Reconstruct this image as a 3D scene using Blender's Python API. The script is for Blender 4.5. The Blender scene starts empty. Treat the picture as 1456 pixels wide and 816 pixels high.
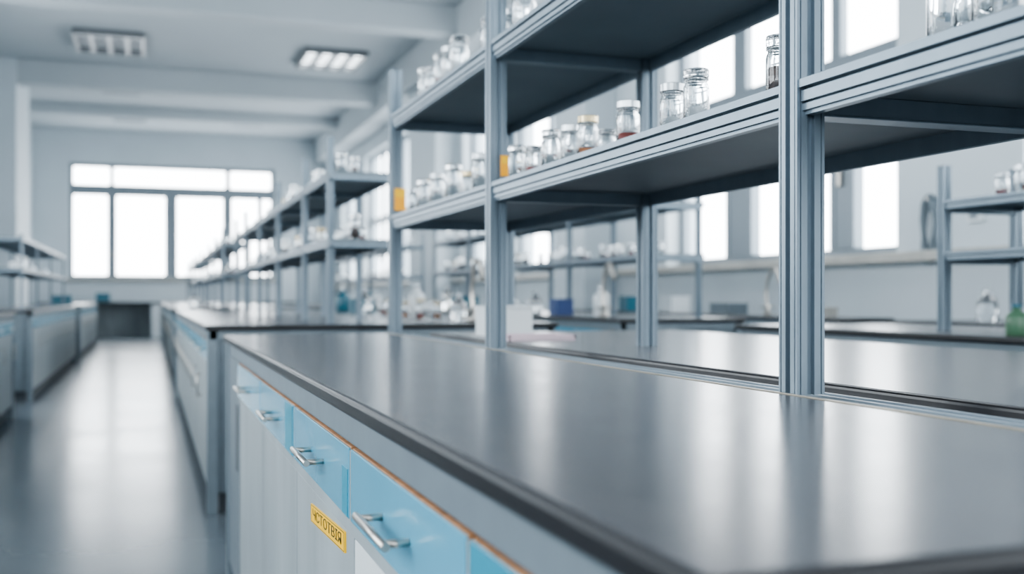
import bpy, bmesh, math, random
from mathutils import Vector, Matrix
random.seed(7)
S=bpy.context.scene
COL=S.collection
try:
    S.view_settings.view_transform='AgX'; S.view_settings.look='AgX - Medium High Contrast'
except Exception: pass
# ------------------------------------------------------------ materials
def mat(name,col,rough=.5,metal=0.0,noise=0.0,nscale=8,spec=.5,bump=0.0,bscale=200,rvar=0.0,stretch=(1,1,1),coat=0):
    m=bpy.data.materials.new(name); m.use_nodes=True
    nt=m.node_tree; b=nt.nodes['Principled BSDF']
    b.inputs['Base Color'].default_value=(*col,1)
    b.inputs['Roughness'].default_value=rough
    b.inputs['Metallic'].default_value=metal
    b.inputs['Specular IOR Level'].default_value=spec
    if coat:
        b.inputs['Coat Weight'].default_value=coat; b.inputs['Coat Roughness'].default_value=.12
    tc=nt.nodes.new('ShaderNodeTexCoord'); mp=nt.nodes.new('ShaderNodeMapping')
    mp.inputs['Scale'].default_value=stretch
    nt.links.new(tc.outputs['Object'],mp.inputs['Vector'])
    if noise or rvar:
        n=nt.nodes.new('ShaderNodeTexNoise'); n.inputs['Scale'].default_value=nscale; n.inputs['Detail'].default_value=5
        nt.links.new(mp.outputs[0],n.inputs['Vector'])
        if noise:
            r=nt.nodes.new('ShaderNodeValToRGB')
            r.color_ramp.elements[0].position=.3; r.color_ramp.elements[1].position=.7
            r.color_ramp.elements[0].color=(*[max(0,c*(1-noise)) for c in col],1)
            r.color_ramp.elements[1].color=(*[min(1,c*(1+noise)) for c in col],1)
            nt.links.new(n.outputs['Fac'],r.inputs[0]); nt.links.new(r.outputs[0],b.inputs['Base Color'])
        if rvar:
            mr=nt.nodes.new('ShaderNodeMapRange')
            mr.inputs['To Min'].default_value=max(.02,rough-rvar); mr.inputs['To Max'].default_value=rough+rvar
            nt.links.new(n.outputs['Fac'],mr.inputs['Value']); nt.links.new(mr.outputs[0],b.inputs['Roughness'])
    if bump:
        n2=nt.nodes.new('ShaderNodeTexNoise'); n2.inputs['Scale'].default_value=bscale; n2.inputs['Detail'].default_value=3
        nt.links.new(mp.outputs[0],n2.inputs['Vector'])
        bp=nt.nodes.new('ShaderNodeBump'); bp.inputs['Strength'].default_value=bump; bp.inputs['Distance'].default_value=.001
        nt.links.new(n2.outputs['Fac'],bp.inputs['Height']); nt.links.new(bp.outputs[0],b.inputs['Normal'])
    return m
def emat(name,col,st):
    m=bpy.data.materials.new(name); m.use_nodes=True
    b=m.node_tree.nodes['Principled BSDF']
    b.inputs['Base Color'].default_value=(*col,1)
    b.inputs['Emission Color'].default_value=(*col,1); b.inputs['Emission Strength'].default_value=st
    return m
def glass(name,col=(1,1,1),rough=0.0):
    m=bpy.data.materials.new(name); m.use_nodes=True
    b=m.node_tree.nodes['Principled BSDF']
    b.inputs['Base Color'].default_value=(*col,1); b.inputs['Roughness'].default_value=rough
    b.inputs['Transmission Weight'].default_value=1; b.inputs['IOR'].default_value=1.47
    return m
M={}
M['wall']=mat('wall_paint',(.53,.585,.62),.7,noise=.03,nscale=1.5,bump=.1)
M['ceil']=mat('ceiling_paint',(.45,.49,.515),.8,noise=.04,nscale=.7)
M['floor']=mat('floor_vinyl',(.11,.132,.15),.22,noise=.12,nscale=1.2,rvar=.06)
M['top']=mat('worktop_grey',(.09,.09,.096),.235,noise=.10,nscale=14,rvar=.025,bump=.05,bscale=350,spec=.7)
M['edge']=mat('worktop_black_edge',(.012,.012,.014),.35,bump=.15,bscale=60)
M['frame']=mat('grey_steel_frame',(.155,.19,.217),.42,metal=.2,noise=.06,nscale=20)
M['alu']=mat('anodised_aluminium',(.175,.22,.26),.36,metal=.5,noise=.06,nscale=30,stretch=(1,1,.1))
M['panel']=mat('shelf_panel_grey',(.14,.175,.197),.5,metal=.1,noise=.07,nscale=6)
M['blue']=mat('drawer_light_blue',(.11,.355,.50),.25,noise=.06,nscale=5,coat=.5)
M['teal']=mat('drawer_teal_reflection',(.03,.24,.34),.3,noise=.1,nscale=5)
M['wood']=mat('chipboard_edge',(.30,.15,.07),.65,noise=.35,nscale=60)
M['door']=mat('door_grey_laminate',(.25,.285,.30),.5,noise=.16,nscale=7,stretch=(1,1,.25))
M['white']=mat('white_laminate',(.58,.62,.64),.45,noise=.03)
M['chrome']=mat('brushed_nickel',(.44,.42,.39),.3,metal=1,noise=.05,nscale=60)
M['steel']=mat('channel_steel',(.16,.17,.18),.3,metal=.4,noise=.1,nscale=20)
M['brass']=mat('aged_metal_trim',(.28,.26,.22),.35,metal=.8,noise=.2,nscale=25)
M['dark']=mat('dark_recess',(.03,.035,.04),.6)
M['kick']=mat('plinth_dark',(.07,.08,.09),.6)
M['yellow']=mat('yellow_label',(.85,.50,.02),.45,noise=.06,nscale=30)
M['orange']=mat('amber_label',(.85,.38,.02),.4)
M['black']=mat('black_ink',(.02,.015,.01),.6)
M['glass']=glass('clear_glass',(.96,.985,1))
M['lid']=mat('jar_lid_frosted',(.50,.54,.57),.2,metal=.5)
M['goldlid']=mat('jar_lid_gold',(.45,.38,.25),.25,metal=.8)
M['red']=mat('red_powder',(.22,.035,.025),.6)
M['amber']=mat('amber_powder',(.32,.11,.03),.6)
M['brown']=mat('dark_liquid',(.06,.035,.03),.15)
M['winf']=mat('window_frame_grey',(.20,.235,.265),.4,metal=.2)
M['sill']=mat('sill_stone',(.40,.39,.36),.4,noise=.1,nscale=12)
M['tealp']=mat('teal_plastic',(.03,.13,.18),.3)
M['bluep']=mat('blue_plastic',(.03,.06,.18),.3)
M['greenp']=mat('green_plastic',(.08,.17,.10),.35)
M['pink']=mat('pink_tray',(.55,.45,.50),.35)
M['whitep']=mat('translucent_white_plastic',(.62,.66,.68),.3)
M['lampon']=emat('lamp_tube_lit',(.9,.96,1),7.0)
M['lampdim']=emat('lamp_tube_dim',(.7,.78,.85),.35)
M['louver']=mat('lamp_louver',(.20,.21,.22),.35,metal=.6)
M['vent']=mat('ceiling_vent_paint',(.30,.33,.36),.6)
# ------------------------------------------------------------ mesh builder
class MB:
    def __init__(s): s.bm=bmesh.new(); s.mats=[]
    def mi(s,k):
        if k not in s.mats: s.mats.append(k)
        return s.mats.index(k)
    def box(s,x0,x1,y0,y1,z0,z1,k):
        v=[s.bm.verts.new(p) for p in [(x0,y0,z0),(x1,y0,z0),(x1,y1,z0),(x0,y1,z0),(x0,y0,z1),(x1,y0,z1),(x1,y1,z1),(x0,y1,z1)]]
        i=s.mi(k); out=[]
        for f in [(0,3,2,1),(4,5,6,7),(0,1,5,4),(1,2,6,5),(2,3,7,6),(3,0,4,7)]:
            fc=s.bm.faces.new([v[j] for j in f]); fc.material_index=i; out.append(fc)
        return out
    def prism(s,pts,axis,a0,a1,k,mapf):
        i=s.mi(k)
        A=[s.bm.verts.new(mapf(u,v,a0)) for u,v in pts]; B=[s.bm.verts.new(mapf(u,v,a1)) for u,v in pts]
        n=len(pts)
        for j in range(n):
            f=s.bm.faces.new([A[j],A[(j+1)%n],B[(j+1)%n],B[j]]); f.material_index=i
        f=s.bm.faces.new(list(reversed(A))); f.material_index=i
        f=s.bm.faces.new(B); f.material_index=i
    def lathe(s,prof,c,k,n=24,closed=False,smooth=True):
        i=s.mi(k); rings=[]
        for r,z in prof:
            if r<1e-6: rings.append([s.bm.verts.new((c[0],c[1],c[2]+z))])
            else: rings.append([s.bm.verts.new((c[0]+r*math.cos(2*math.pi*j/n),c[1]+r*math.sin(2*math.pi*j/n),c[2]+z)) for j in range(n)])
        for a,b in zip(rings,rings[1:]):
            for j in range(n):
                q=(j+1)%n
                if len(a)==1 and len(b)==1: continue
                if len(a)==1: vs=[a[0],b[q],b[j]]
                elif len(b)==1: vs=[a[j],a[q],b[0]]
                else: vs=[a[j],a[q],b[q],b[j]]
                f=s.bm.faces.new(vs); f.material_index=i; f.smooth=smooth
    def tube(s,p0,p1,r,k,n=12):
        p0=Vector(p0);p1=Vector(p1);d=(p1-p0).normalized()
        u=d.orthogonal().normalized(); w=d.cross(u); i=s.mi(k)
        A=[];B=[]
        for j in range(n):
            o=(u*math.cos(2*math.pi*j/n)+w*math.sin(2*math.pi*j/n))*r
            A.append(s.bm.verts.new(p0+o));B.append(s.bm.verts.new(p1+o))
        for j in range(n):
            f=s.bm.faces.new([A[j],A[(j+1)%n],B[(j+1)%n],B[j]]); f.material_index=i; f.smooth=True
        f=s.bm.faces.new(list(reversed(A)));f.material_index=i
        f=s.bm.faces.new(B);f.material_index=i
    def mesh(s,name):
        bmesh.ops.recalc_face_normals(s.bm,faces=s.bm.faces)
        me=bpy.data.meshes.new(name); s.bm.to_mesh(me); s.bm.free()
        for k in s.mats: me.materials.append(M[k])
        return me
    def obj(s,name,parent=None,bevel=0,seg=2):
        o=bpy.data.objects.new(name,s.mesh(name)); COL.objects.link(o)
        if parent: o.parent=parent
        if bevel:
            b=o.modifiers.new('bevel','BEVEL'); b.width=bevel; b.segments=seg; b.limit_method='ANGLE'; b.angle_limit=math.radians(50)
        return o
def empty(name):
    e=bpy.data.objects.new(name,None); e.empty_display_size=.1; COL.objects.link(e); return e
H=.93; BT=.808
# ------------------------------------------------------------ room shell
XL,XR,YB,YF,ZC=-2.55,4.40,-5.0,26.5,4.83
b=MB(); b.box(XL-.4,XR+.4,YB-.3,YF+.4,-.1,0,'floor'); b.obj('floor')
b=MB(); b.box(XL-.4,XR+.4,YB-.3,YF+.4,ZC,ZC+.1,'ceil'); b.obj('ceiling')
def wall_with_windows(name,plane,c0,c1,a0,a1,wins,zs,zt):
    b=MB()
    def bx(p0,p1,z0,z1,k='wall'):
        if p1-p0<.001: return
        if plane=='x': b.box(c0,c1,p0,p1,z0,z1,k)
        else: b.box(p0,p1,c0,c1,z0,z1,k)
    bx(a0,a1,0,zs); bx(a0,a1,zt,ZC)
    p=a0
    for w0,w1 in wins:
        bx(p,w0,zs,zt); p=w1
    bx(p,a1,zs,zt)
    b.obj(name)
wn=[0]
def window(plane,c,w0,w1,z0,z1,mull,trans,uppermull=None,fw=.07,d=.07,sx=None):
    wn[0]+=1
    b=MB()
    def bx(p0,p1,za,zb,t=0,k='winf'):
        if plane=='x': b.box(c-t,c+d+t,p0,p1,za,zb,k)
        else: b.box(p0,p1,c-t,c+d+t,za,zb,k)
    bx(w0,w0+fw,z0,z1); bx(w1-fw,w1,z0,z1); bx(w0+fw,w1-fw,z0,z0+fw); bx(w0+fw,w1-fw,z1-fw,z1)
    bx(w0+fw,w1-fw,trans[0],trans[1],.005)
    for m0,m1 in mull:
        if m1-m0>.2:
            bx(m0,m0+.06,z0+fw,trans[0],.01); bx(m1-.06,m1,z0+fw,trans[0],.01); bx(m0+.06,m1-.06,z0+fw,trans[0])
        else: bx(m0,m1,z0+fw,trans[0])
    for m0,m1 in (mull if uppermull is None else uppermull): bx(m0,m1,trans[1],z1-fw)
    if mull:
        m0,m1=mull[0]; mm=(m0+m1)/2
        if plane=='x': b.box(c-.04,c,mm-.015,mm+.015,z0+.5,z0+.65,'chrome')
        else: b.box(mm-.015,mm+.015,c-.04,c,z0+.5,z0+.65,'chrome')
    b.obj('window_%d'%wn[0],bevel=.006)
ZS,ZT=1.19,3.95
rw=[(-3.8,-2.0),(-1.5,.4),(.9,2.5),(2.85,4.42),(5.43,8.52),(10.7,12.9),(13.4,15.0),(17.3,19.6),(20.2,22.6),(23.2,25.4)]
wall_with_windows('wall_right','x',XR,XR+.35,YB,YF,rw,ZS,ZT)
for w0,w1 in rw:
    um=None
    if abs(w0-5.43)<.01: mu=[(6.03,6.30),(7.32,7.72)]; um=[(6.19,6.30),(7.42,7.62)]
    else: mu=[((w0+w1)/2-.05,(w0+w1)/2+.05)]
    window('x',XR+.14,w0,w1,ZS,ZT,mu,(2.46,2.60),um)
FW=(-1.76,2.93)
wall_with_windows('wall_far','y',YF,YF+.35,XL-.35,XR+.35,[FW],1.35,4.07)
window('y',YF+.1,FW[0],FW[1],1.35,4.07,[(-.93,-.73),(.36,.64),(1.70,1.92)],(3.32,3.57),[(-.88,-.78),(1.76,1.88)],fw=.09)
lw=[(-3.5,-.8),(.2,3.2),(4.4,7.2),(8.4,11.2),(12.4,15.2)]
wall_with_windows('wall_left','x',XL-.35,XL,YB,YF,lw,ZS,3.6)
for w0,w1 in lw: window('x',XL-.22,w0,w1,ZS,3.6,[((w0+w1)/2-.05,(w0+w1)/2+.05)],(2.6,2.72))  # left windows near the camera are unseen, added to light left-facing sides
wall_with_windows('wall_rear','y',YB-.3,YB,XL-.35,XR+.35,[(-1.6,3.4)],1.2,3.6)
window('y',YB-.2,-1.6,3.4,1.2,3.6,[(0,.1),(1.7,1.8)],(2.8,2.9))  # unseen rear window, added to let sky light in behind the camera
b=MB(); b.box(XR-.12,XR+.14,YB,YF-.001,ZS-.05,ZS+.012,'sill'); b.obj('trim_1',bevel=.006)
b=MB(); b.box(FW[0]-.1,FW[1]+.1,YF-.12,YF+.1,1.30,1.36,'sill'); b.obj('trim_2',bevel=.006)
for (y0,y1) in [(9.6,10.4),(15.3,17.0)]:
    b=MB(); b.box(XR-.35,XR,y0,y1,0,ZC,'wall'); b.box(XR-.37,XR,y0-.02,y1+.02,0,.12,'kick'); b.obj('wall_column',bevel=.01)
b=MB(); b.box(XL+.001,-2.04,18.86,20.8,0,ZC-.002,'wall'); b.box(XL+.002,-2.02,18.84,20.82,0,.12,'kick'); b.obj('wall_pier',bevel=.01)
for y0,zb in [(3.5,4.40),(8.6,4.40),(13.6,4.45),(18.9,4.42),(23.0,4.62)]:
    b=MB(); b.box((XL if y0!=18.9 else -2.06)+.001,XR-.001,y0,y0+.35,zb,ZC-.001,'ceil'); b.obj('ceiling_beam',bevel=.02)
b=MB(); b.box(XR-.5,XR-.01,YB,YF-.01,4.25,ZC-.002,'ceil'); b.obj('ceiling_beam',bevel=.02)
for nm,x0,x1 in [('baseboard_left',XL,XL+.02),('baseboard_right',XR-.02,XR)]:
    b=MB(); b.box(x0,x1,YB,YF,0,.12,'kick'); b.obj(nm)
# ------------------------------------------------------------ ceiling lamps
def ceiling_lamp(cx,cy,on,w=1.0,l=1.25):
    b=MB(); z1=ZC-.001; z0=ZC-.09; t=.05
    b.box(cx-w/2,cx-w/2+t,cy-l/2,cy+l/2,z0,z1,'louver'); b.box(cx+w/2-t,cx+w/2,cy-l/2,cy+l/2,z0,z1,'louver')
    b.box(cx-w/2+t,cx+w/2-t,cy-l/2,cy-l/2+t,z0,z1,'louver'); b.box(cx-w/2+t,cx+w/2-t,cy+l/2-t,cy+l/2,z0,z1,'louver')
    b.box(cx-w/2+t,cx+w/2-t,cy-l/2+t,cy+l/2-t,z1-.02,z1-.001,'lampon' if on else 'lampdim')
    for i in range(1,4):
        x=cx-w/2+w*i/4; b.box(x-.035,x+.035,cy-l/2+t,cy+l/2-t,z0,z1-.03,'louver')
    for i in range(1,6):
        y=cy-l/2+l*i/6; b.box(cx-w/2+t,cx+w/2-t,y-.006,y+.006,z0+.03,z1-.03,'louver')
    b.obj('ceiling_lamp')
ceiling_lamp(-.56,17.1,False); ceiling_lamp(2.80,17.2,True)
ceiling_lamp(-.56,6,False); ceiling_lamp(2.85,6,True)
for x,y in [(-.5,21.3),(2.6,20.2),(-.4,24.6),(2.1,24.4)]:
    b=MB(); b.box(x-.35,x+.35,y-.2,y+.2,ZC-.03,ZC-.001,'vent')
    for i in range(6): b.box(x-.32,x+.32,y-.17+i*.06,y-.14+i*.06,ZC-.045,ZC-.03,'vent')
    b.obj('ceiling_vent')
# ------------------------------------------------------------ benches
def bench(x0,x1,y0,y1,bounds=None,near=False):
    e=empty('lab_bench')
    def slab(nm,a0,a1,bv=.007):
        b=MB(); b.box(a0,a1,y0,y1,BT-.022,BT,'edge'); o=b.obj(nm,e,bevel=bv,seg=3)
        b=MB(); i=.006; b.box(a0+i,a1-i,y0+i,y1-i,BT-.002,BT+.0006,'top'); b.obj(nm+'_surface',e)
    if near:
        slab('worktop_front',x0,.750,.006); slab('worktop_back',.905,x1,.006)
        b=MB()
        b.box(.750,.905,y0,y1,BT-.04,BT-.0125,'steel')
        b.box(.7502,.7545,y0,y1,BT-.012,BT+.002,'brass')
        b.box(.815,.820,y0,y1,BT-.012,BT-.004,'alu'); b.box(.840,.845,y0,y1,BT-.012,BT-.004,'alu')
        b.box(.8201,.8399,y0,y1,BT-.0124,BT-.010,'dark')
        b.obj('service_channel',e,bevel=.001)
    else: slab('worktop',x0,x1)
    b=MB(); zt=BT-.022
    b.box(x0+.015,x1-.015,y0+.02,y1-.02,.7445,zt,'frame')
    lx=.045
    for ly in [(y0+.02),(y1-.02-lx)]:
        b.box(x0+.008,x0+.008+lx,ly,ly+lx,0,zt-.001,'frame'); b.box(x1-.008-lx,x1-.008,ly,ly+lx,0,zt-.001,'frame')
    b.obj('frame',e,bevel=.003)
    ya,yb=y0+.07,y1-.07
    b=MB(); b.box(x0+.034,x1-.034,ya-.03,yb+.03,.09,.7444,'frame'); b.box(x0+.06,x1-.06,ya,yb,0,.09,'kick'); b.obj('carcass',e,bevel=.002)
    zd1,zd0=.743,.652
    if bounds is None:
        n=max(1,round((yb-ya)/.59)); bounds=[ya+(yb-ya)*i/n for i in range(n+1)]
    elif near:
        b=MB(); b.box(x0+.014,x0+.0335,bounds[-1]+.004,yb+.01,.10,.744,'frame')
        b.box(x0+.0125,x0+.0139,bounds[-1]+.03,bounds[-1]+.09,.43,.62,'kick'); b.obj('filler_panel',e,bevel=.0005)  # raised dark strip painted in for the shaded slit of a door gap
    d=MB(); hd=MB()
    for side in (-1,1):
        if side<0: r0,r1=x0+.0145,x0+.0338
        else: r0,r1=x1-.0338,x1-.0145
        d.box(r0,r1,bounds[0],bounds[-1],zd0-.020,zd0-.002,'door')
        for i in range(len(bounds)-1):
            p,q=bounds[i]+.006,bounds[i+1]-.006
            if side<0: f0,f1=x0+.010,x0+.0335
            else: f0,f1=x1-.0335,x1-.010
            fx=f0 if side<0 else f1
            core=(f0+.003,f1) if side<0 else (f0,f1-.003)
            d.box(core[0],core[1],p,q,zd0,zd1,'wood')
            face=(f0,f0+.003) if side<0 else (f1-.003,f1)
            d.box(face[0],face[1],p+.0015,q-.0015,zd0+.001,zd1-.0012,'blue')
            d.box(f0+.001,f1,p-.006,p-.0005,zd0,zd1-.004,'door')
            d.box(f0+.006 if side<0 else f0,f1 if side<0 else f1-.006,p-.003,q+.003,.10,zd0-.022,'door' if not (near and i==1) else 'white')
            m=(p+q)/2; hl=.062; zz=(zd0+zd1)/2-.002
            hx=fx+side*.026
            hd.tube((hx,m-hl-.014,zz),(hx,m+hl+.014,zz),.0045,'chrome')
            for yy in (m-hl,m+hl): hd.tube((fx-side*.001,yy,zz),(hx,yy,zz),.004,'chrome')
            if not near:
                hd.tube((fx+side*.018,q-.05,.45),(fx+side*.018,q-.05,.57),.004,'chrome')
                for z in (.46,.56): hd.tube((fx-side*.007,q-.05,z),(fx+side*.018,q-.05,z),.003,'chrome')
    d.obj('drawers_and_doors',e,bevel=.0008); hd.obj('handles',e)
    b=MB()
    for ye in (y0+.03,y1-.04):
        b.box(x0+.08,x1-.08,ye,ye+.01,.1,zt-.05,'frame')
    b.obj('end_panels',e,bevel=.002)
    return e
b1=bench(.225,1.83,.40,3.50,[.50,.79,1.302,1.84,2.415,3.06],near=True)
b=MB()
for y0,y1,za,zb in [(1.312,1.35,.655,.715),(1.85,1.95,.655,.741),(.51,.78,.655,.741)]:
    b.box(.2337,.2352,y0,y1,za,zb,'teal')  # darker teal patches, reflections painted onto the drawer fronts
b.obj('teal_reflection',b1)
bench(.225,1.83,4.64,10.3); bench(.225,1.83,11.9,17.4); bench(.225,1.83,18.6,23.9)
bench(-1.75,-.97,3.0,8.9); bench(-1.75,-.97,10.2,16.2); bench(-1.75,-.97,17.2,22.5)
bench(2.45,3.25,-.6,4.1); bench(2.45,3.25,5.3,10.6); bench(2.45,3.25,11.9,17.4)
bench(3.66,4.37,-1.5,4.6); bench(3.66,4.04,5.0,9.5)
b=MB(); b.box(-2.4,3.6,25.6,26.37,.77,.81,'edge'); b.box(-2.4,3.6,26.30,26.37,0,.77,'door')
for x0,x1 in [(-2.4,-1.25),(.05,1.2),(2.4,3.6)]: b.box(x0,x1,25.65,26.3,.0,.77,'white')
b.obj('window_desk',bevel=.004)
# ------------------------------------------------------------ slotted aluminium racks
def post_profile(w=.04):
    h=w/2
    side=[(-h,0),(-h*.80,0),(-h*.80,.0018),(-h*.70,.0018),(-h*.70,0),(-h*.26,0),(-h*.26,.007),(h*.26,.007),(h*.26,0),(h*.70,0),(h*.70,.0018),(h*.80,.0018),(h*.80,0)]
    pts=[]
    for q in range(4):
        for u,d in side:
            x,y=u,-h+d
            for _ in range(q): x,y=-y,x
            pts.append((x,y))
    return pts
def rail_profile(h=.043,t=.022):
    return [(0,0),(0,-h),(-t*.55,-h),(-t*.55,-h+.005),(-t*.75,-h+.005),(-t*.75,-h+.013),(-t*.5,-h+.013),(-t*.5,-h+.016),(-t*.85,-h+.016),(-t*.85,-.014),(-t*.5,-.014),(-t*.5,-.010),(-t,-.010),(-t,0)]
def rack(xf,xb,ys,y0,y1,shelves,ztop,name='shelf_rack',w=.04,th=.043):
    e=empty(name)
    b=MB(); P=post_profile(w)
    for y in ys:
        for x in (xf,xb):
            b.prism(P,'z',BT+.0007,H+ztop,'alu',lambda u,v,a,x=x,y=y:(x+u,y+v,a))
    b.obj('posts',e)
    b=MB()
    for y in ys:
        for x in (xf,xb):
            b.box(x-w/2-.001,x+w/2+.001,y-w/2-.001,y+w/2+.001,H+ztop,H+ztop+.004,'alu')
    b.obj('post_caps',e,bevel=.001)
    for si,sz in enumerate(shelves):
        z=H+sz
        b=MB()
        RP=rail_profile(th)
        segs=[]; p=y0
        for y in ys:
            if y-w/2-p>.03: segs.append((p,y-w/2))
            p=y+w/2
        if y1-p>.03: segs.append((p,y1))
        for a,c in segs:
            b.prism(RP,'y',a,c,'alu',lambda u,v,t:(xf+.004+u,t,z+v))
            b.prism([(-u,v) for u,v in reversed(RP)],'y',a,c,'alu',lambda u,v,t:(xb-.004+u,t,z+v))
        b.obj('rails_%d'%(si+1),e)
        b=MB()
        b.box(xf+.0205,xb-.0205,y0,y1,z-.014,z-.001,'panel')
        for a,c in segs: b.box(xf+.004,xf+.0205,a,c,z-.014,z-.001,'panel'); b.box(xb-.0205,xb-.004,a,c,z-.014,z-.001,'panel')
        for y in ys:
            b.box(xf+.021,xb-.021,y-.014,y+.014,z-.040,z-.0141,'alu')
            b.box(xf+.021,xb-.021,y-.018,y+.018,z-.043,z-.0401,'alu')
            b.box(xf+.021,xf+.07,y+.0185,y+.021,z-.043,z-.0141,'alu')
        for yy in (y0,y1-.012): b.box(xf+.0045,xb-.0045,yy+.0005,yy+.0115,z-.040,z-.0141,'alu')
        b.obj('shelf_%d'%(si+1),e,bevel=.0008)
    return e
XFp,XBp=.775,1.17
rack(XFp,XBp,[.52,1.135,2.371,3.45],.42,3.47,[.268,.60],.75)
rack(XFp,1.06,[4.78,5.6,6.8,8.0,9.2,10.2],4.72,10.25,[.262,.565],.72,w=.03,th=.034)
rack(XFp,1.06,[12.1,13.6,15.2,17.1],12.05,17.2,[.262,.60],.75,w=.03,th=.034)
rack(XFp,1.06,[18.8,20.4,22.0,23.6],18.7,23.7,[.262,.60],.75,w=.03,th=.034)
rack(-1.55,-1.12,[10.75,12.2,13.8,15.8],10.7,15.9,[.27,.56],.58,w=.025,th=.034)
rack(2.72,3.05,[.6,1.8,3.10],.5,3.13,[.162,.347],.47,th=.03,w=.035)
rack(2.72,3.05,[5.5,6.7,7.9,9.1,10.3],5.45,10.35,[.25,.55],.70,w=.03,th=.03)
rack(2.72,3.05,[12.1,13.6,15.2,17.1],12.05,17.2,[.25,.6],.75,w=.03,th=.03)
# ------------------------------------------------------------ jars
def jar_mesh(nm,r,h,content=None,lid='glass',style=0):
    b=MB(); t=.0020
    nr=r*.84
    zs=h*.72
    out=[(0,0),(r*.9,0),(r,.003),(r,zs*.95),(r*.96,zs),(nr,zs+.004),(nr,zs+.007),(nr+.0025,zs+.008),(nr+.0025,zs+.011)]
    inn=[(nr-t,zs+.011),(nr-t,zs+.004),(r*.95-t,zs-.001),(r-t,zs*.93),(r-t,.006),(0,.005)]
    b.lathe(out+inn,(0,0,0),'glass')
    z=zs+.0115
    L=h-z
    if lid=='glass':
        b.lathe([(0,z),(nr+.001,z),(r*.99,z+.002),(r,z+L*.8),(r*.95,z+L),(0,z+L)],(0,0,0),'glass')
    else:
        b.lathe([(0,z),(r*.99,z),(r*.99,z+L*.9),(r*.95,z+L),(0,z+L)],(0,0,0),lid,smooth=False)
    if content:
        c,f=content
        b.lathe([(0,.0065),(r-t-.0008,.0065),(r-t-.0008,zs*f),(0,zs*f)],(0,0,0),c)
    return b.mesh(nm)
J=[jar_mesh('jar_clear',.0195,.088),jar_mesh('jar_tall',.0175,.096,('brown',.75)),
   jar_mesh('jar_red',.0200,.082,('red',.45),'lid'),jar_mesh('jar_metal_lid',.020,.085,None,'lid'),
   jar_mesh('jar_short',.021,.068,('red',.5)),jar_mesh('jar_wide',.0235,.10),
   jar_mesh('jar_amber',.020,.085,('amber',.40),'goldlid')]
def jar(kind,x,y,z,parent=None,s=1,name='glass_jar'):
    o=bpy.data.objects.new(name,J[kind]); o.location=(x,y,z); o.rotation_euler=(0,0,random.random()*6); o.scale=(s,s,s)
    COL.objects.link(o)
    if parent: o.parent=parent
ST=.9456; SN=.3252
def atpx(px,X):
    s=(px-212)/1500; a=(px-728)/1500; t=X/(ST*s); return t*(ST-SN*a)
zl=H+.2672; zu=H+.5992
for px,X,k,s in [(1352,.82,5,1.05),(1418,.82,5,1.05),(1384,.93,0,1.1),(1107,.83,1,1),(990,.82,0,1.05),(956,.83,3,1.05),(893,.82,2,1.05),(862,.87,4,1),(836,.82,6,1.05),(838,.95,0,1),(812,.83,3,1.05),
               (783,.82,0,1.05),(802,.93,4,1.1),(760,.83,4,1.1),(735,.838,0,1.1),(745,.95,6,1.1),(684,.81,3,1.2),(666,.88,6,1.15),(676,.98,0,1.2),(645,.81,0,1.2),(622,.81,3,1.15),(603,.82,0,1.15),(632,.94,0,1.1),(590,.85,3,1.15),(612,.98,2,1.2)]:
    jar(k,X,atpx(px,X),zl,s=s)
for px,X,k,s in [(745,.82,5,1.2),(728,.84,3,1.2),(697,.82,0,1.25),(653,.81,0,1.35),(640,.81,3,1.3),(628,.81,0,1.25),(617,.82,4,1.4),(606,.82,0,1.3),(640,.95,5,1.3)]:
    jar(k,X,atpx(px,X),zu,s=s)
def jar_group(x0,x1,y0,y1,z,n):
    e=empty('glass_jar_group'); ys=[y0+(y1-y0)*(i+.5)/n for i in range(n)]
    for y in ys:
        if random.random()<.85: jar(random.randrange(7),random.uniform(x0,x1),y,z,e,random.choice([1,1.1,1.3]),name='jar')
for a,c in [(4.8,10.1),(12.2,17.1),(18.9,23.6)]:
    for sz in ((.262,.565) if a<5 else (.262,.60)): jar_group(.84,.97,a,c,H+sz-.0008,int((c-a)*7))
jar_group(-1.40,-1.25,12.0,15.7,H+.27-.0008,8)
for sz in (.25,.55): jar_group(2.80,2.95,5.6,10.2,H+sz-.0008,44)
for sz in (.25,.6): jar_group(2.84,2.95,12.2,17.0,H+sz-.0008,24)
jar_group(2.80,2.92,2.2,3.0,H+.347-.0008,10)
jar_group(2.55,2.68,7.3,7.9,BT+.0008,7); jar_group(2.55,2.68,9.6,10.2,BT+.0008,6); jar_group(1.3,1.6,5.35,6.1,BT+.0008,7); jar_group(1.3,1.6,6.5,7.0,BT+.0008,5)
def tag(x0,x1,yf,z0,z1):
    b=MB(); b.box(x0,x1,yf-.004,yf-.0005,z0,z1,'orange'); b.box(x0+.002,x1-.002,yf-.0045,yf-.004,z0+(z1-z0)*.6,z1-.003,'yellow'); b.obj('yellow_post_tag',bevel=.0008)
tag(.780,.799,2.351,H+.283,H+.332); tag(.768,.806,3.43,H+.286,H+.359)
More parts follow.
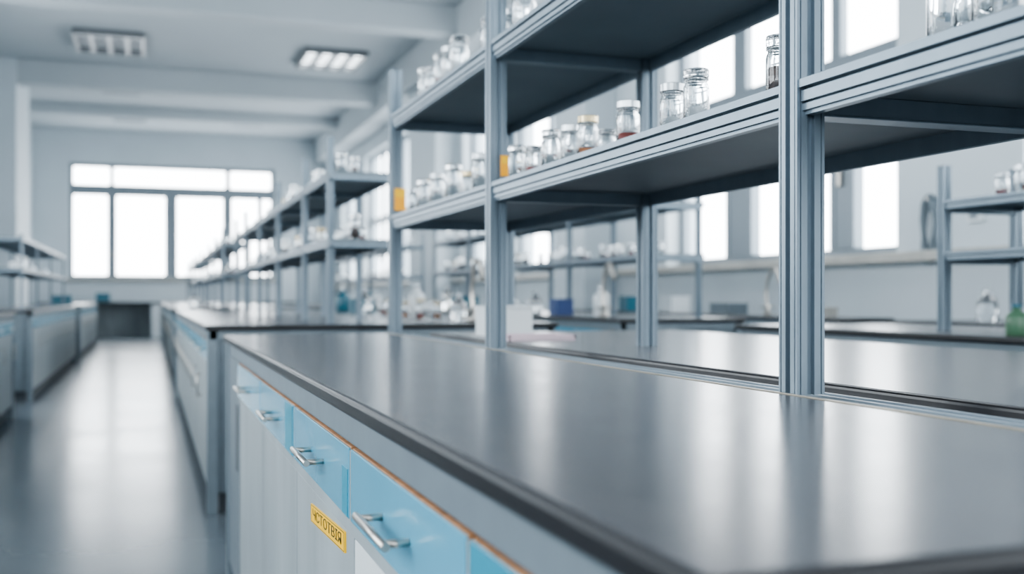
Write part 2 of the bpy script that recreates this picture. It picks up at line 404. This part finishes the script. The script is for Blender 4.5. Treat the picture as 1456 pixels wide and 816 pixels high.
# ------------------------------------------------------------ label on near bench
e=empty('yellow_label_plate'); e.location=(.2400,1.508,.6035)
b=MB(); b.box(-.0016,0.0012,-.150,.150,-.0135,.0135,'yellow'); o=b.obj('plate',e)
b=MB()
for z in (-.0125,.0118): b.box(-.0019,-.0016,-.147,.147,z,z+.0007,'black')
for y in (-.147,.1463): b.box(-.0019,-.0016,y,y+.0007,-.0125,.0125,'black')
b.obj('border',e)
tc=bpy.data.curves.new('lettering','FONT'); tc.body='ЧСТОТВІЯ'; tc.size=.0215; tc.extrude=.0002; tc.align_x='CENTER'; tc.align_y='CENTER'
tc.materials.append(M['black']); to=bpy.data.objects.new('lettering',tc); COL.objects.link(to); to.parent=e
to.rotation_euler=(math.radians(90),0,math.radians(-90)); to.location=(-.0019,0,0); to.scale=(2.35,.95,1)
e.rotation_euler=(math.radians(-3.5),0,0)
# ------------------------------------------------------------ loose objects
def container(x,y,w,d,h,k,name='plastic_container',z=BT+.0008):
    b=MB(); t=.004
    b.box(x-w/2,x+w/2,y-d/2,y+d/2,z,z+t,k)
    b.box(x-w/2,x-w/2+t,y-d/2,y+d/2,z+t,z+h,k); b.box(x+w/2-t,x+w/2,y-d/2,y+d/2,z+t,z+h,k)
    b.box(x-w/2+t,x+w/2-t,y-d/2,y-d/2+t,z+t,z+h,k); b.box(x-w/2+t,x+w/2-t,y+d/2-t,y+d/2,z+t,z+h,k)
    b.box(x-w/2-.004,x+w/2+.004,y-d/2-.004,y+d/2+.004,z+h,z+h+.008,k)
    b.obj(name,bevel=.0015)
def tray(x,y,w,d,k):
    b=MB(); z=BT+.0008
    b.box(x-w/2,x+w/2,y-d/2,y+d/2,z,z+.003,k)
    for a in ((x-w/2,x-w/2+.005,y-d/2,y+d/2),(x+w/2-.005,x+w/2,y-d/2,y+d/2),(x-w/2,x+w/2,y-d/2,y-d/2+.005),(x-w/2,x+w/2,y+d/2-.005,y+d/2)):
        b.box(*a,z+.003,z+.014,k)
    b.obj('instrument_tray')
tray(1.04,2.84,.20,.16,'pink')
container(1.06,3.16,.15,.12,.085,'whitep','plastic_box')
def bottle(x,y,r,h,k,name='reagent_bottle',z=BT+.0008,cap='lid'):
    b=MB(); b.lathe([(0,0),(r*.92,0),(r,.004),(r,h*.58),(r*.85,h*.68),(r*.38,h*.78),(r*.36,h*.88),(0,h*.88)],(0,0,0),k)
    b.lathe([(0,h*.881),(r*.45,h*.881),(r*.45,h),(0,h)],(0,0,0),cap,smooth=False)
    o=b.obj(name); o.location=(x,y,z)
bottle(2.56,2.60,.033,.10,'greenp',cap='tealp')
for x,y,r,h,k in [(2.65,6.0,.05,.2,'whitep'),(2.62,7.1,.05,.16,'glass'),(2.7,8.3,.06,.2,'whitep'),(2.6,9.4,.05,.22,'glass'),
                  (1.5,5.2,.04,.14,'glass'),(1.55,6.3,.05,.2,'whitep'),(1.4,7.2,.05,.18,'glass'),(1.5,8.6,.06,.2,'tealp'),
                  (2.6,12.6,.06,.2,'whitep'),(2.7,14,.06,.24,'whitep'),(.5,13,.05,.16,'glass'),(3.9,3.6,.05,.2,'whitep'),(3.95,4.2,.05,.16,'glass')]:
    bottle(x,y,r,h,k)
for x,y,w,d,h,k in [(2.60,6.55,.12,.14,.10,'bluep'),(2.62,8.9,.2,.2,.12,'tealp'),(1.5,7.8,.16,.16,.10,'tealp'),
                    (3.9,5.6,.2,.25,.05,'sill'),(3.9,6.6,.16,.25,.07,'frame'),(3.85,7.3,.16,.16,.12,'whitep'),(3.9,8.2,.16,.16,.12,'tealp'),
                    (-1.3,7.9,.2,.3,.12,'whitep'),(-1.3,18,.3,.3,.14,'tealp'),(2.65,13.2,.2,.2,.16,'tealp'),(3.95,2.6,.2,.3,.06,'sill')]:
    container(x,y,w,d,h,k)
container(-1.0,25.9,.3,.25,.2,'tealp',z=.8105); container(1.0,25.9,.4,.3,.12,'whitep',z=.8105)
def faucet(x,y,h=.32,name='lab_faucet'):
    cu=bpy.data.curves.new(name,'CURVE'); cu.dimensions='3D'; cu.bevel_depth=.011; cu.bevel_resolution=3
    sp=cu.splines.new('BEZIER'); pts=[(0,0,0),(0,0,h*.7),(0,-.08,h),(0,-.16,h*.7)]
    sp.bezier_points.add(3)
    for p,c in zip(sp.bezier_points,pts): p.co=c; p.handle_left_type=p.handle_right_type='AUTO'
    cu.materials.append(M['chrome']); e=empty(name); e.location=(x,y,BT+.0008)
    o=bpy.data.objects.new('spout',cu); COL.objects.link(o); o.parent=e
    b=MB(); b.lathe([(0,0),(.028,0),(.028,.02),(.016,.03),(.016,.07),(0,.07)],(0,0,0),'chrome'); b.box(-.05,.05,-.006,.006,.05,.062,'chrome'); b.obj('base',e)
faucet(2.60,5.85); faucet(1.5,4.95,.3); faucet(3.9,6.1,.3); faucet(2.6,8.1)
cu=bpy.data.curves.new('coil','CURVE'); cu.dimensions='3D'; cu.bevel_depth=.007
sp=cu.splines.new('POLY'); N=160; sp.points.add(N-1)
for i in range(N):
    a=i/N*2*math.pi*6; sp.points[i].co=(.02*math.sin(a*.21),.05*math.cos(a)+.012*math.sin(i),.20*math.sin(a),1)
cu.materials.append(M['frame'])
e=empty('hanging_cable'); e.location=(XR-.05,5.08,1.33)
o=bpy.data.objects.new('coil',cu); COL.objects.link(o); o.parent=e
b=MB(); b.box(-.02,.05,-.015,.015,.17,.19,'chrome'); b.obj('hook',e)
for y,z in [(4.75,1.35),(9.3,1.35)]:
    b=MB(); b.box(XR-.03,XR-.0005,y-.06,y+.06,z,z+.1,'white'); b.box(XR-.033,XR-.03,y-.03,y+.03,z+.02,z+.08,'frame'); b.obj('wall_socket',bevel=.003)
# ------------------------------------------------------------ light
w=bpy.data.worlds.new('overcast_sky'); S.world=w; w.use_nodes=True
nt=w.node_tree; bg=nt.nodes['Background']
tcw=nt.nodes.new('ShaderNodeTexCoord'); sep=nt.nodes.new('ShaderNodeSeparateXYZ'); rp=nt.nodes.new('ShaderNodeValToRGB')
nt.links.new(tcw.outputs['Generated'],sep.inputs[0]); 
mr=nt.nodes.new('ShaderNodeMapRange'); mr.inputs['From Min'].default_value=-1; nt.links.new(sep.outputs['Z'],mr.inputs['Value'])
nt.links.new(mr.outputs[0],rp.inputs[0])
rp.color_ramp.elements[0].position=.42; rp.color_ramp.elements[0].color=(.60,.65,.69,1)
rp.color_ramp.elements[1].position=.50; rp.color_ramp.elements[1].color=(.905,.96,1,1)
nt.links.new(rp.outputs[0],bg.inputs[0]); bg.inputs[1].default_value=10.5
def portal(loc,rot,sx,sy):
    l=bpy.data.lights.new('window_daylight','AREA'); l.shape='RECTANGLE'; l.size=sx; l.size_y=sy; l.cycles.is_portal=True
    o=bpy.data.objects.new('window_daylight',l); o.location=loc; o.rotation_euler=rot; COL.objects.link(o)
R=math.radians
ay0,ay1=rw[0][0],rw[-1][1]
portal((XR+.3,(ay0+ay1)/2,(ZS+ZT)/2),(0,R(90),0),ZT-ZS,ay1-ay0)
portal((XL-.3,(lw[0][0]+lw[-1][1])/2,2.4),(0,R(-90),0),2.5,lw[-1][1]-lw[0][0])
portal((.58,YF+.3,2.71),(R(-90),0,0),4.7,2.75)
portal((.9,YB-.25,2.4),(R(90),0,0),5,2.4)
# ------------------------------------------------------------ camera
c=bpy.data.cameras.new('camera'); co=bpy.data.objects.new('camera',c); COL.objects.link(co)
co.location=(0,0,H); co.rotation_euler=(R(90),0,-math.atan(516/1500))
c.sensor_width=36; c.lens=1500/1456*36; c.shift_y=14/1456; c.clip_start=.02; c.clip_end=200
c.dof.use_dof=True; c.dof.focus_distance=1.45; c.dof.aperture_fstop=3.4
S.camera=co
